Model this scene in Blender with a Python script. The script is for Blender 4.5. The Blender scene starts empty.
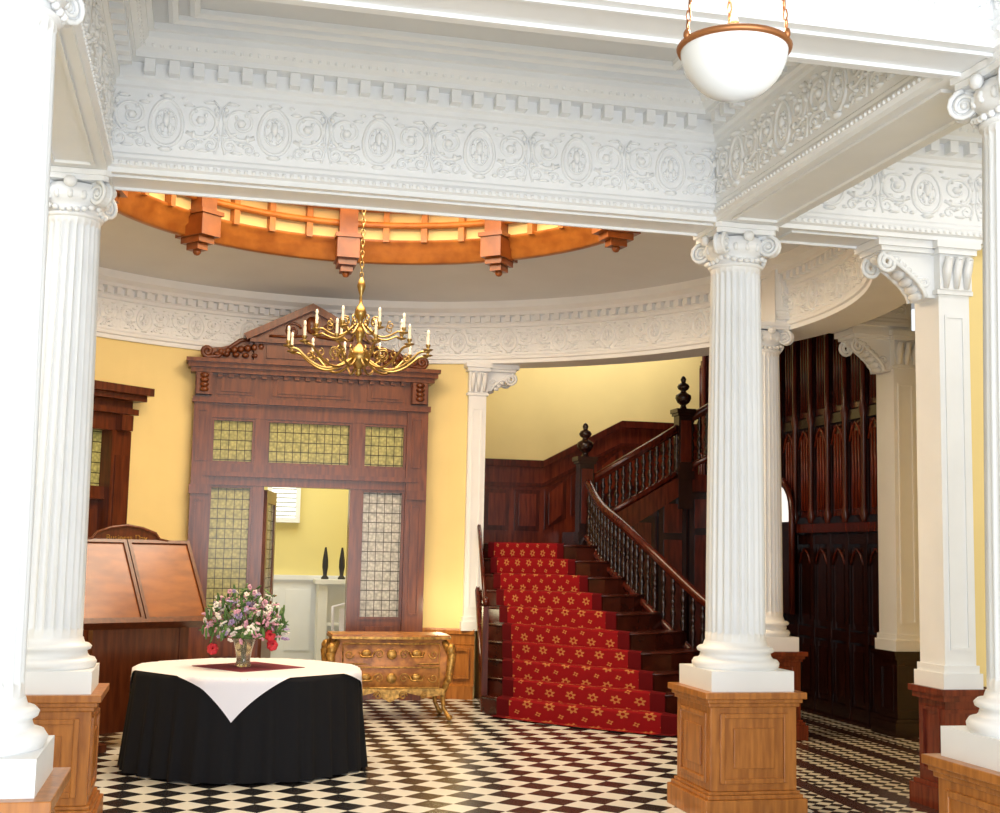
import bpy, math, random
import numpy as np
from mathutils import Matrix, Vector
random.seed(7)
pi=math.pi
# ------------------------------------------------------------------ materials
def newmat(name):
    m=bpy.data.materials.new(name); m.use_nodes=True
    nt=m.node_tree; b=nt.nodes['Principled BSDF']; return m,nt,b
def simple(name,col,rough=.5,metal=0,noise=0,nscale=8,bump=0,spec=.5,emit=None,estr=0,stretch=(1,1,1),col2=None):
    m,nt,b=newmat(name)
    b.inputs['Base Color'].default_value=(*col,1); b.inputs['Roughness'].default_value=rough
    b.inputs['Metallic'].default_value=metal; b.inputs['Specular IOR Level'].default_value=spec
    if emit: b.inputs['Emission Color'].default_value=(*emit,1); b.inputs['Emission Strength'].default_value=estr
    if noise or bump or col2:
        tc=nt.nodes.new('ShaderNodeTexCoord'); mp=nt.nodes.new('ShaderNodeMapping'); mp.inputs['Scale'].default_value=stretch
        nz=nt.nodes.new('ShaderNodeTexNoise'); nz.inputs['Scale'].default_value=nscale; nz.inputs['Detail'].default_value=6
        nt.links.new(tc.outputs['Object'],mp.inputs[0]); nt.links.new(mp.outputs[0],nz.inputs['Vector'])
        c2=col2 or tuple(max(0,c*(1-noise)) for c in col)
        r=nt.nodes.new('ShaderNodeValToRGB'); r.color_ramp.elements[0].position=.35; r.color_ramp.elements[1].position=.65
        r.color_ramp.elements[0].color=(*c2,1); r.color_ramp.elements[1].color=(*col,1)
        nt.links.new(nz.outputs[0],r.inputs[0]); nt.links.new(r.outputs[0],b.inputs['Base Color'])
        if bump:
            bp=nt.nodes.new('ShaderNodeBump'); bp.inputs['Strength'].default_value=bump; bp.inputs['Distance'].default_value=.01
            nt.links.new(nz.outputs[0],bp.inputs['Height']); nt.links.new(bp.outputs[0],b.inputs['Normal'])
    return m
WHITE=simple('white_paint',(.84,.855,.865),.45,noise=.04,nscale=3)
CEIL=simple('ceiling_paint',(.72,.735,.75),.7,noise=.04,nscale=2)
YEL=simple('yellow_wall',(.85,.67,.29),.6,noise=.05,nscale=2)
OAK=simple('oak_wood',(.47,.175,.032),.3,nscale=5,stretch=(6,6,.7),col2=(.30,.10,.016))
OAKD=simple('oak_dark',(.13,.032,.009),.28,nscale=5,stretch=(6,6,.7),col2=(.07,.015,.005))
MAH=simple('mahogany',(.10,.014,.006),.24,nscale=5,stretch=(6,6,.7),col2=(.045,.006,.003))
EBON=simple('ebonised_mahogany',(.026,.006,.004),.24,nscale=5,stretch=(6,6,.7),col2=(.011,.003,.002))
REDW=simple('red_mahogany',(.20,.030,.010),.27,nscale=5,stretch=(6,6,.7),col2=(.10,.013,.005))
BRASS=simple('brass',(.36,.25,.09),.32,1)
GOLD=simple('gilt',(.60,.33,.08),.42,.6,noise=.6,nscale=30)
INLAY=simple('marquetry',(.54,.22,.04),.4,nscale=14,col2=(.26,.085,.015))
CANDLE=simple('candle',(.85,.8,.68),.5)
BLACKC=simple('black_cloth',(.010,.010,.012),.95,spec=.2)
WHITEC=simple('white_cloth',(.80,.80,.88),.8)
BURG=simple('burgundy_cloth',(.20,.02,.05),.8)
GREEN=simple('leaf_green',(.10,.22,.05),.6,noise=.5,nscale=20)
PINK=simple('pink_petals',(.70,.36,.48),.6)
WPET=simple('white_petals',(.80,.76,.70),.6)
LILAC=simple('lilac_petals',(.42,.32,.55),.6)
REDP=simple('red_petals',(.5,.015,.03),.6)
DARK=simple('dark_metal',(.02,.02,.025),.4)
BRONZE=simple('bronze_rim',(.35,.14,.05),.4,.7)
OPAL=simple('opal_glass',(.70,.71,.71),.2)
SKYG=simple('amber_glass',(.9,.6,.2),.4,emit=(1,.70,.34),estr=5.5)
WINL=simple('window_glow',(.9,.9,.9),.4,emit=(.9,1,.95),estr=1.2)
AMBW=simple('warm_oak',(.46,.165,.03),.3,nscale=5,col2=(.30,.09,.015))
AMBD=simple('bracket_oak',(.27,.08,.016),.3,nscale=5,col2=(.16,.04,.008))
m,nt,b=newmat('vase_glass'); b.inputs['Base Color'].default_value=(.8,.75,.55,1); b.inputs['Transmission Weight'].default_value=.85; b.inputs['Roughness'].default_value=.05; VGL=m
def leaded(name,c,lx,lz,tr=.5,em=0):
    m,nt,b=newmat(name)
    tc=nt.nodes.new('ShaderNodeTexCoord'); sp=nt.nodes.new('ShaderNodeSeparateXYZ'); nt.links.new(tc.outputs['Object'],sp.inputs[0])
    def line(sock,size):
        d=nt.nodes.new('ShaderNodeMath'); d.operation='DIVIDE'; d.inputs[1].default_value=size; nt.links.new(sock,d.inputs[0])
        f=nt.nodes.new('ShaderNodeMath'); f.operation='FRACT'; nt.links.new(d.outputs[0],f.inputs[0])
        g=nt.nodes.new('ShaderNodeMath'); g.operation='LESS_THAN'; g.inputs[1].default_value=.085; nt.links.new(f.outputs[0],g.inputs[0]); return g.outputs[0]
    mx=nt.nodes.new('ShaderNodeMath'); mx.operation='MAXIMUM'
    nt.links.new(line(sp.outputs[0],lx),mx.inputs[0]); nt.links.new(line(sp.outputs[2],lz),mx.inputs[1])
    nz=nt.nodes.new('ShaderNodeTexVoronoi'); nz.inputs['Scale'].default_value=30; nt.links.new(tc.outputs['Object'],nz.inputs['Vector'])
    mc=nt.nodes.new('ShaderNodeMixRGB'); mc.inputs[1].default_value=(*c,1); mc.inputs[2].default_value=(*[k*.45 for k in c],1)
    nt.links.new(nz.outputs['Distance'],mc.inputs[0])
    m2=nt.nodes.new('ShaderNodeMixRGB'); m2.inputs[2].default_value=(.05,.045,.03,1)
    nt.links.new(mx.outputs[0],m2.inputs[0]); nt.links.new(mc.outputs[0],m2.inputs[1]); nt.links.new(m2.outputs[0],b.inputs['Base Color'])
    b.inputs['Roughness'].default_value=.2
    t=nt.nodes.new('ShaderNodeBsdfTranslucent'); nt.links.new(m2.outputs[0],t.inputs[0])
    ms=nt.nodes.new('ShaderNodeMixShader'); ms.inputs[0].default_value=tr
    nt.links.new(b.outputs[0],ms.inputs[1]); nt.links.new(t.outputs[0],ms.inputs[2])
    nt.links.new(ms.outputs[0],nt.nodes['Material Output'].inputs['Surface'])
    return m
LEADY=leaded('leaded_glass_amber',(.80,.76,.34),.085,.105)
LEADW=leaded('leaded_glass_clear',(.95,.93,.88),.085,.105)
def floor_mat():
    m,nt,b=newmat('checker_tiles')
    L=nt.links.new; N=nt.nodes.new
    tc=N('ShaderNodeTexCoord'); mp=N('ShaderNodeMapping'); mp.inputs['Rotation'].default_value=(0,0,pi/4); L(tc.outputs['Object'],mp.inputs[0])
    ck=N('ShaderNodeTexChecker'); ck.inputs['Scale'].default_value=1/.195; ck.inputs['Color1'].default_value=(.78,.79,.74,1); ck.inputs['Color2'].default_value=(.016,.016,.018,1)
    L(mp.outputs[0],ck.inputs['Vector'])
    c2=N('ShaderNodeTexChecker'); c2.inputs['Scale'].default_value=1/.085; c2.inputs['Color1'].default_value=(.62,.57,.45,1); c2.inputs['Color2'].default_value=(.03,.02,.018,1)
    L(mp.outputs[0],c2.inputs['Vector'])
    sp=N('ShaderNodeSeparateXYZ'); L(tc.outputs['Object'],sp.inputs[0])
    dv=N('ShaderNodeMath'); dv.operation='MULTIPLY'; dv.inputs[1].default_value=1/.42; L(sp.outputs[0],dv.inputs[0])
    fr=N('ShaderNodeMath'); fr.operation='FRACT'; L(dv.outputs[0],fr.inputs[0])
    lt=N('ShaderNodeMath'); lt.operation='LESS_THAN'; lt.inputs[1].default_value=.35; L(fr.outputs[0],lt.inputs[0])
    st=N('ShaderNodeMixRGB'); st.inputs[2].default_value=(.05,.022,.018,1); L(lt.outputs[0],st.inputs[0]); L(c2.outputs[0],st.inputs[1])
    g=N('ShaderNodeMath'); g.operation='GREATER_THAN'; g.inputs[1].default_value=3.9; L(sp.outputs[0],g.inputs[0])
    vd=N('ShaderNodeVectorMath'); vd.operation='DISTANCE'; cb=N('ShaderNodeCombineXYZ'); L(sp.outputs[0],cb.inputs[0]); L(sp.outputs[1],cb.inputs[1])
    L(cb.outputs[0],vd.inputs[0]); vd.inputs[1].default_value=(1.3,10.38,0)
    o=N('ShaderNodeMath'); o.operation='GREATER_THAN'; o.inputs[1].default_value=3.3; L(vd.outputs['Value'],o.inputs[0])
    an=N('ShaderNodeMath'); an.operation='MULTIPLY'; L(g.outputs[0],an.inputs[0]); L(o.outputs[0],an.inputs[1])
    mx=N('ShaderNodeMixRGB'); L(an.outputs[0],mx.inputs[0]); L(ck.outputs[0],mx.inputs[1]); L(st.outputs[0],mx.inputs[2])
    L(mx.outputs[0],b.inputs['Base Color']); b.inputs['Roughness'].default_value=.25
    return m
FLOOR=floor_mat()
def carpet_mat():
    m,nt,b=newmat('red_patterned_carpet'); L=nt.links.new; N=nt.nodes.new
    uv=N('ShaderNodeUVMap'); sp=N('ShaderNodeSeparateXYZ'); L(uv.outputs[0],sp.inputs[0])
    def M(op,a,bv=None):
        n=N('ShaderNodeMath'); n.operation=op
        if isinstance(a,(int,float)): n.inputs[0].default_value=a
        else: L(a,n.inputs[0])
        if bv is not None:
            if isinstance(bv,(int,float)): n.inputs[1].default_value=bv
            else: L(bv,n.inputs[1])
        return n.outputs[0]
    def dots(ou,ov,rad,cell,k):
        u=M('FRACT',M('ADD',M('DIVIDE',sp.outputs[0],cell),ou)); v=M('FRACT',M('ADD',M('DIVIDE',sp.outputs[1],cell),ov))
        du=M('SUBTRACT',u,.5); dv=M('SUBTRACT',v,.5)
        r=M('SQRT',M('ADD',M('MULTIPLY',du,du),M('MULTIPLY',dv,dv)))
        a=M('ARCTAN2',dv,du); pet=M('MULTIPLY',M('ADD',M('SINE',M('MULTIPLY',a,k)),3.2),rad/4)
        return M('MULTIPLY',M('LESS_THAN',r,pet),M('GREATER_THAN',r,rad*.35))
    d=M('MAXIMUM',dots(0,0,.24,.18,6),dots(.5,.5,.13,.18,4))
    e_=M('MAXIMUM',M('LESS_THAN',sp.outputs[0],.11),M('GREATER_THAN',sp.outputs[0],1.24))
    mx=N('ShaderNodeMixRGB'); mx.inputs[1].default_value=(.24,.007,.010,1); mx.inputs[2].default_value=(.46,.18,.06,1); L(d,mx.inputs[0])
    m2=N('ShaderNodeMixRGB'); m2.inputs[2].default_value=(.10,.004,.006,1); L(e_,m2.inputs[0]); L(mx.outputs[0],m2.inputs[1])
    L(m2.outputs[0],b.inputs['Base Color']); b.inputs['Roughness'].default_value=.95; b.inputs['Specular IOR Level'].default_value=.1
    return m
CARPET=carpet_mat()
# ------------------------------------------------------------------ mesh builder
class MB:
    def __init__(s): s.v=[];s.f=[];s.m=[];s.sm=[];s.mats=[];s.uv={}
    def mi(s,mat):
        if mat not in s.mats: s.mats.append(mat)
        return s.mats.index(mat)
    def add(s,V,F,mat,smooth=False,M=None):
        o=len(s.v)
        if M is not None: V=[tuple(M@Vector(p)) for p in V]
        s.v.extend([tuple(p) for p in V]); s.f.extend([tuple(i+o for i in f) for f in F])
        k=s.mi(mat); s.m.extend([k]*len(F)); s.sm.extend([smooth]*len(F))
    def box(s,x0,x1,y0,y1,z0,z1,mat,M=None):
        V=[(x,y,z) for z in (z0,z1) for y in (y0,y1) for x in (x0,x1)]
        s.add(V,[(0,2,3,1),(4,5,7,6),(0,1,5,4),(2,6,7,3),(0,4,6,2),(1,3,7,5)],mat,False,M)
    def frm(s,x0,x1,z0,z1,t,y0,y1,mat,M=None):
        s.box(x0,x0+t,y0,y1,z0,z1,mat,M); s.box(x1-t,x1,y0,y1,z0,z1,mat,M)
        s.box(x0+t,x1-t,y0,y1,z0,z0+t,mat,M); s.box(x0+t,x1-t,y0,y1,z1-t,z1,mat,M)
    def lathe(s,prof,seg,c,mat,rf=None,M=None,smooth=True,cap=True):
        V=[];F=[]
        for r,z in prof:
            for i in range(seg):
                a=2*pi*i/seg; rr=r if rf is None else rf(r,z,a)
                V.append((c[0]+rr*math.cos(a),c[1]+rr*math.sin(a),z))
        n=len(prof)
        for j in range(n-1):
            for i in range(seg):
                k=(i+1)%seg; F.append((j*seg+i,j*seg+k,(j+1)*seg+k,(j+1)*seg+i))
        s.add(V,F,mat,smooth,M)
        if cap:
            s.add(V[:seg],[tuple(range(seg))[::-1]],mat,False,M); s.add(V[-seg:],[tuple(range(seg))],mat,False,M)
    def tube(s,P,R,seg,mat,M=None,cap=True):
        P=[Vector(p) for p in P]; n=len(P)
        if isinstance(R,(int,float)): R=[R]*n
        V=[];up=Vector((0,0,1)); prev=None
        for i in range(n):
            t=(P[min(i+1,n-1)]-P[max(i-1,0)]).normalized()
            if prev is None:
                a=up if abs(t.z)<.9 else Vector((1,0,0)); u=t.cross(a).normalized()
            else:
                u=(prev-t*prev.dot(t))
                u=u.normalized() if u.length>1e-6 else t.orthogonal().normalized()
            prev=u; w=t.cross(u)
            for k in range(seg):
                a=2*pi*k/seg; V.append(P[i]+(u*math.cos(a)+w*math.sin(a))*R[i])
        F=[]
        for i in range(n-1):
            for k in range(seg):
                l=(k+1)%seg; F.append((i*seg+k,i*seg+l,(i+1)*seg+l,(i+1)*seg+k))
        if cap: F.append(tuple(range(seg))[::-1]); F.append(tuple((n-1)*seg+k for k in range(seg)))
        s.add(V,F,mat,True,M)
    def ell(s,c,r,mat,seg=10,rings=6,M=None):
        V=[(c[0],c[1],c[2]-r[2])];F=[]
        for j in range(1,rings):
            p=-pi/2+pi*j/rings
            for i in range(seg):
                a=2*pi*i/seg; V.append((c[0]+r[0]*math.cos(p)*math.cos(a),c[1]+r[1]*math.cos(p)*math.sin(a),c[2]+r[2]*math.sin(p)))
        V.append((c[0],c[1],c[2]+r[2])); T=len(V)-1
        for i in range(seg):
            k=(i+1)%seg; F.append((0,1+k,1+i)); F.append((T,1+(rings-2)*seg+i,1+(rings-2)*seg+k))
            for j in range(rings-2): F.append((1+j*seg+i,1+j*seg+k,1+(j+1)*seg+k,1+(j+1)*seg+i))
        s.add(V,F,mat,True,M)
    def prism(s,pts,h0,h1,mat,M=None,ax='z'):
        n=len(pts)
        def mk(p,h): return (p[0],p[1],h) if ax=='z' else ((p[0],h,p[1]) if ax=='y' else (h,p[0],p[1]))
        V=[mk(p,h0) for p in pts]+[mk(p,h1) for p in pts]
        F=[tuple(range(n))[::-1],tuple(range(n,2*n))]+[(i,(i+1)%n,n+(i+1)%n,n+i) for i in range(n)]
        s.add(V,F,mat,False,M)
    def sweep(s,prof,path,mat,closed=False,smooth=False):
        n=len(path);V=[];F=[];P=[Vector(p) for p in path]
        for i in range(n):
            if closed: a=P[i]-P[i-1]; b=P[(i+1)%n]-P[i]
            else:
                a=P[i]-P[i-1] if i else P[1]-P[0]; b=P[i+1]-P[i] if i<n-1 else a
            a.normalize(); b.normalize(); na=Vector((-a.y,a.x)); nb=Vector((-b.y,b.x)); m=na+nb; m=m/max(1e-6,(1+na.dot(nb)))
            for o,z in prof: V.append((P[i].x+m.x*o,P[i].y+m.y*o,z))
        k=len(prof)
        for i in range(n if closed else n-1):
            j=(i+1)%n
            for q in range(k-1): F.append((i*k+q,j*k+q,j*k+q+1,i*k+q+1))
        s.add(V,F,mat,smooth)
    def obj(s,name,parent=None,bevel=0):
        me=bpy.data.meshes.new(name); me.from_pydata(s.v,[],s.f)
        for m in s.mats: me.materials.append(m)
        me.polygons.foreach_set('material_index',s.m); me.polygons.foreach_set('use_smooth',s.sm); me.update()
        o=bpy.data.objects.new(name,me); bpy.context.collection.objects.link(o)
        if parent: o.parent=parent
        if bevel:
            b=o.modifiers.new('bevel','BEVEL'); b.width=bevel; b.segments=2; b.limit_method='ANGLE'; b.angle_limit=.7
        return o
def empty(name,loc=(0,0,0)):
    e=bpy.data.objects.new(name,None); e.location=loc; bpy.context.collection.objects.link(e); return e
T=Matrix.Translation
def RZ(a): return Matrix.Rotation(a,4,'Z')
def frame(o,sx,n):
    M=Matrix.Identity(4); sx=Vector(sx).normalized(); n=Vector(n).normalized()
    for i in range(3): M[i][0]=sx[i]; M[i][1]=(0,0,1)[i]; M[i][2]=n[i]; M[i][3]=o[i]
    return M
# ------------------------------------------------------------------ shared layout
XL,XR,YF,YB=-.82,3.39,4.80,7.83
ZB=3.76; ZC=4.60; H=.773
C=(1.3,10.38); RR=3.95
# ------------------------------------------------------------------ relief motif
def spiral(c,r0,r1,a0,turns,n=22):
    return [(c[0]+(r0+(r1-r0)*i/(n-1))*math.cos(a0+turns*2*pi*i/(n-1)),c[1]+(r0+(r1-r0)*i/(n-1))*math.sin(a0+turns*2*pi*i/(n-1)),0) for i in range(n)]
mot=MB()
# shield-shaped cartouche with strapwork and foliage
mot.tube([(.095*math.cos(2*pi*i/20)*(1-.12*math.sin(2*pi*i/20)),.145*math.sin(2*pi*i/20),0) for i in range(21)],.012,5,WHITE,cap=False)
mot.tube([(.060*math.cos(2*pi*i/14),.09*math.sin(2*pi*i/14),0) for i in range(15)],.006,4,WHITE,cap=False)
mot.ell((0,.02,0),(.024,.05,.02),WHITE,7,4); mot.ell((.022,-.03,0),(.016,.034,.016),WHITE,6,4); mot.ell((-.022,-.03,0),(.016,.034,.016),WHITE,6,4)
for a in (.5,1.3,1.84,2.64,3.6,4.3,5.1,5.8): mot.ell((.045*math.cos(a),.07*math.sin(a),0),(.011,.015,.012),WHITE,5,4)
mot.ell((0,.165,0),(.045,.018,.025),WHITE,6,4); mot.ell((0,-.165,0),(.045,.018,.025),WHITE,6,4)
for sg in (-1,1):
    mot.tube([(sg*x,y,z) for x,y,z in spiral((.20,.035),.115,.012,-pi*.75,1.7,26)],[.014*(1-.5*i/25) for i in range(26)],5,WHITE)
    mot.tube([(sg*x,y,z) for x,y,z in spiral((.265,-.115),.055,.008,pi*.8,-1.4,14)],.0085,4,WHITE)
    mot.tube([(sg*x,y,z) for x,y,z in spiral((.15,-.13),.04,.008,pi*.1,1.2,12)],.0085,4,WHITE)
    mot.tube([(sg*.29,-.17,0),(sg*.31,-.08,0),(sg*.30,.02,0),(sg*.315,.12,0),(sg*.27,.165,0)],.0085,4,WHITE)
    for x,y,rx,ry in ((.20,.035,.03,.03),(.13,.12,.035,.014),(.25,.15,.04,.013),(.30,.06,.014,.035),(.22,-.155,.04,.012),(.16,-.06,.016,.03),(.30,-.05,.02,.012),(.10,-.15,.02,.014),(.10,.16,.018,.012),(.24,-.04,.02,.012),(.29,.11,.016,.02),(.17,.09,.014,.014),(.23,.07,.012,.016),(.20,-.10,.02,.012)):
        mot.ell((sg*x,y,0),(rx,ry,.02),WHITE,6,4)
MV=np.array(mot.v); MF=mot.f
def place_motif(mb,o,sx,n,w,h):
    sx=Vector(sx).normalized(); n=Vector(n); ox,oy,oz=o
    P=MV*np.array([w/.64,h/.37,1.25])
    X=ox+P[:,0]*sx.x+P[:,2]*n.x; Y=oy+P[:,0]*sx.y+P[:,2]*n.y; Z=oz+P[:,1]
    mb.add(list(zip(X.tolist(),Y.tolist(),Z.tolist())),MF,WHITE,True)
def frieze_line(mb,p0,p1,n,z0,z1,w=.66):
    p0=Vector(p0);p1=Vector(p1);L=(p1-p0).length;k=max(1,round(L/w));d=(p1-p0).normalized()
    for i in range(k):
        c=p0+d*(L*(i+.5)/k); place_motif(mb,(c.x,c.y,(z0+z1)/2),(d.x,d.y,0),(n[0],n[1],0),L/k,(z1-z0)*.96)
def dentil_line(mb,p0,p1,n,z0,z1,d0,d1,w=.06,sp=.14):
    p0=Vector(p0);p1=Vector(p1);L=(p1-p0).length;k=int(L/sp);d=(p1-p0).normalized();n=Vector(n)
    for i in range(1,k-1):
        c=p0+d*(L*(i+.5)/k); a=c-d*w/2+n*d0; e=c+d*w/2+n*d0
        pts=[a,e,e+n*(d1-d0),a+n*(d1-d0)]
        mb.prism([(p.x,p.y) for p in pts],z0,z1,WHITE)
PROF=[(-.05,ZB),(0,ZB),(0,3.79),(.025,3.80),(.025,3.83),(.012,3.85),(.012,3.87),(0,3.885),(0,4.275),(.02,4.285),(.02,4.315),(.04,4.33),(.04,4.42),(.13,4.425),(.13,4.455),(.16,4.475),(.20,4.52),(.20,4.555),(.23,4.56),(.23,ZC+.01)]
def coffer(name,x0,x1,y0,y1):
    mb=MB()
    path=[(x0,y0),(x1,y0),(x1,y1),(x0,y1)]
    mb.sweep(PROF,path,WHITE,closed=True)
    for a,b,n in (((x0,y0),(x1,y0),(0,1)),((x1,y0),(x1,y1),(-1,0)),((x1,y1),(x0,y1),(0,-1)),((x0,y1),(x0,y0),(1,0))):
        frieze_line(mb,a,b,n,3.895,4.27); dentil_line(mb,a,b,n,4.345,4.423,.035,.115)
        A=Vector(a);B=Vector(b);L=(B-A).length;k=int(L/.045)
        for i in range(k):
            c=A+(B-A)*(i+.5)/k; mb.ell((c.x+n[0]*.022,c.y+n[1]*.022,3.815),(.016,.016,.014),WHITE,5,4)
        k=int(L/.05)
        for i in range(k):
            c=A+(B-A)*(i+.5)/k; mb.ell((c.x+n[0]*.165,c.y+n[1]*.165,4.49),(.014,.014,.018),WHITE,5,4)
    for ins in (.34,.46):
        P=[(x0+ins,y0+ins),(x1-ins,y0+ins),(x1-ins,y1-ins),(x0+ins,y1-ins)]
        mb.sweep([(-.025,ZC+.01),(-.025,ZC-.03),(.0,ZC-.045),(.03,ZC-.03),(.03,ZC+.01)],P,WHITE,closed=True)
    mb.obj(name)
bays=[(-.62,3.17,5.0,7.63),(3.61,6.5,5.0,7.63),(-.62,3.17,1.4,4.62),(3.61,6.5,1.4,4.62),(-3.4,-.98,5.0,7.63),(-3.4,-.98,1.4,4.62)]
for i,bq in enumerate(bays): coffer('trim_%d'%(i+1),*bq)
mb=MB()
def core(x0,x1,y0,y1):
    e=.06; w=.02; d=.012; zb=ZB+.004
    if x1-x0>y1-y0:
        mb.box(x0,x1,y0+.02,y1-.02,zb,ZC+.1,WHITE)
        for yy in (y0+e,y1-e-w): mb.box(x0+.12,x1-.12,yy,yy+w,ZB-d,zb+.01,WHITE)
        for xx in (x0+.12,x1-.12-w): mb.box(xx,xx+w,y0+e+w,y1-e-w,ZB-d,zb+.01,WHITE)
    else:
        mb.box(x0+.02,x1-.02,y0-.02,y1+.02,zb,ZC+.1,WHITE)
        for xx in (x0+e,x1-e-w): mb.box(xx,xx+w,y0+.12,y1-.12,ZB-d,zb+.01,WHITE)
        for yy in (y0+.12,y1-.12-w): mb.box(x0+e+w,x1-e-w,yy,yy+w,ZB-d,zb+.01,WHITE)
core(-.98,-.62,5.0,7.63); core(3.17,3.61,5.0,7.63)
for y0,y1 in ((4.62,5.0),(7.63,8.05)):
    core(-3.4,-.98,y0,y1); core(-.98,3.61,y0,y1); core(3.61,6.5,y0,y1)
core(-.98,-.62,1.4,4.62); core(3.17,3.61,1.4,4.62)
mb.box(5.1,6.5,10.87,11.20,ZB+.004,ZC+.1,WHITE)
mb.sweep([(-o,z) for o,z in PROF],[(5.1,10.85),(6.45,10.85)],WHITE)
frieze_line(mb,(5.15,10.85),(6.45,10.85),(0,-1),3.895,4.27,.6)
mb.obj('ceiling_beams')
# ceiling slab
mb=MB()
mb.box(-3.6,6.7,1.2,8.0,ZC,ZC+.12,CEIL)
seg=96
def clampbox(a):
    dx,dy=math.cos(a),math.sin(a); t=1e9
    if dx>1e-6: t=min(t,(8.2-C[0])/dx)
    if dx<-1e-6: t=min(t,(-3.6-C[0])/dx)
    if dy>1e-6: t=min(t,(14.9-C[1])/dy)
    if dy<-1e-6: t=min(t,(8.02-C[1])/dy)
    return (C[0]+t*dx,C[1]+t*dy)
V=[];F=[]
for i in range(seg):
    a=2*pi*i/seg; p=clampbox(a); r=min(4.3,math.hypot(p[0]-C[0],p[1]-C[1])-.01)
    V+= [(C[0]+r*math.cos(a),C[1]+r*math.sin(a),ZC),(p[0],p[1],ZC)]
for i in range(seg):
    j=(i+1)%seg; F.append((2*i,2*i+1,2*j+1,2*j))
mb.add(V,F,CEIL)
def rclip(r,z,a):
    s=math.sin(a)
    return min(r,(C[1]-7.98)/(-s)) if s<-1e-6 else r
mb.lathe([(3.94,4.36),(3.55,4.41),(3.1,4.46),(2.75,4.50),(2.38,4.53)],192,C,CEIL,rclip,cap=False)
mb.box(2.6,9.5,14.2,17,5.3,5.4,CEIL); mb.box(5.6,9.5,8.0,14.2,5.3,5.4,CEIL)
mb.obj('ceiling')
# rotunda ring frieze
mb=MB()
RP=[(.42,3.70),(0,3.70),(0,3.74),(-.02,3.75),(-.02,3.78),(0,3.80),(0,4.10),(-.02,4.11),(-.02,4.14),(-.03,4.15),(-.03,4.22),(-.10,4.225),(-.10,4.26),(-.15,4.30),(-.15,4.34),(-.15,4.40)]
a0,a1=math.radians(-38),math.radians(218)
n=110
def pol(a,r): return (C[0]+r*math.cos(a),C[1]+r*math.sin(a))
path=[pol(a0+(a1-a0)*i/n,RR) for i in range(n+1)]
mb.sweep([(-o,z) for o,z in RP],path,WHITE)
mb.sweep([(0,3.70),(0,4.66)],[pol(a0+(a1-a0)*i/n,RR+.42) for i in range(n+1)],WHITE)
k=30
for i in range(k):
    a=a0+(a1-a0)*(i+.5)/k; p=pol(a,RR-.004); place_motif(mb,(p[0],p[1],3.95),(math.sin(a),-math.cos(a),0),(-math.cos(a),-math.sin(a),0),(a1-a0)*RR/k,.29)
    if a<1.0:
        p=pol(a,RR+.42); place_motif(mb,(p[0],p[1],4.0),(math.sin(a),-math.cos(a),0),(math.cos(a),math.sin(a),0),.55,.35)
kd=150
for i in range(kd):
    a=a0+(a1-a0)*(i+.5)/kd; c,s_=math.cos(a),math.sin(a)
    M=T((C[0]+(RR-.055)*c,C[1]+(RR-.055)*s_,4.19))@RZ(a)
    mb.box(-.035,.035,-.028,.028,-.035,.033,WHITE,M)
mb.obj('trim_7')
# ------------------------------------------------------------------ columns
def capital(mb,x,y,zt,rn,mat):
    z0=zt-.27
    mb.lathe([(rn,z0),(rn+.012,z0+.005),(rn+.016,z0+.02),(rn,z0+.03),(rn,z0+.07),(rn+.02,z0+.09),(rn+.04,z0+.12),(rn+.035,z0+.16),(rn+.01,z0+.2)],32,(x,y),mat)
    for i in range(16):
        a=2*pi*i/16; mb.ell((x+(rn+.032)*math.cos(a),y+(rn+.032)*math.sin(a),z0+.125),(.02,.02,.03),mat,6,4)
    for q in range(4):
        a=pi/4+q*pi/2; rc=rn+.072; M=T((x,y,0))@RZ(a)
        for sy in (-.026,.026):
            P=[(rc+(.07-.06*i/27)*math.cos(pi/2-4.4*pi*i/27),sy,z0+.135+(.07-.06*i/27)*math.sin(pi/2-4.4*pi*i/27)) for i in range(28)]
            mb.tube(P,[.014*(1-.5*i/27) for i in range(28)],5,mat,M)
        N=16; disc=[(rc+.066*math.cos(2*pi*i/N),z0+.135+.066*math.sin(2*pi*i/N)) for i in range(N)]
        mb.prism(disc,-.02,.02,mat,M,'y')
        mb.ell((rc,0,z0+.135),(.02,.045,.02),mat,8,5,M)
        mb.tube([(rn*.6,0,z0+.19),(rc-.03,0,z0+.21),(rc,0,z0+.208)],.018,6,mat,M)
        M2=T((x,y,0))@RZ(q*pi/2)
        mb.ell((rn+.055,0,z0+.19),(.028,.04,.035),mat,8,5,M2)
        for t in range(7):
            yy=-.12+.04*t; mb.ell((rn+.022-abs(yy)*.25,yy,z0+.055-.02*math.cos(yy*13)),(.018,.022,.017),mat,6,4,M2)
    def absq(h,cx):
        P=[]
        for q in range(4):
            a=pi/4+q*pi/2
            P+= [(x+h*1.32*math.cos(a-.07),y+h*1.32*math.sin(a-.07)),(x+h*1.32*math.cos(a+.07),y+h*1.32*math.sin(a+.07)),(x+cx*1.02*math.cos(a+pi/8+.12),y+cx*1.02*math.sin(a+pi/8+.12)),(x+cx*math.cos(a+pi/4),y+cx*math.sin(a+pi/4)),(x+cx*1.02*math.cos(a+3*pi/8-.12),y+cx*1.02*math.sin(a+3*pi/8-.12))]
        return P
    mb.prism(absq(rn+.045,rn+.035),zt-.06,zt-.03,mat); mb.prism(absq(rn+.06,rn+.05),zt-.03,zt+.002,mat)
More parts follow.
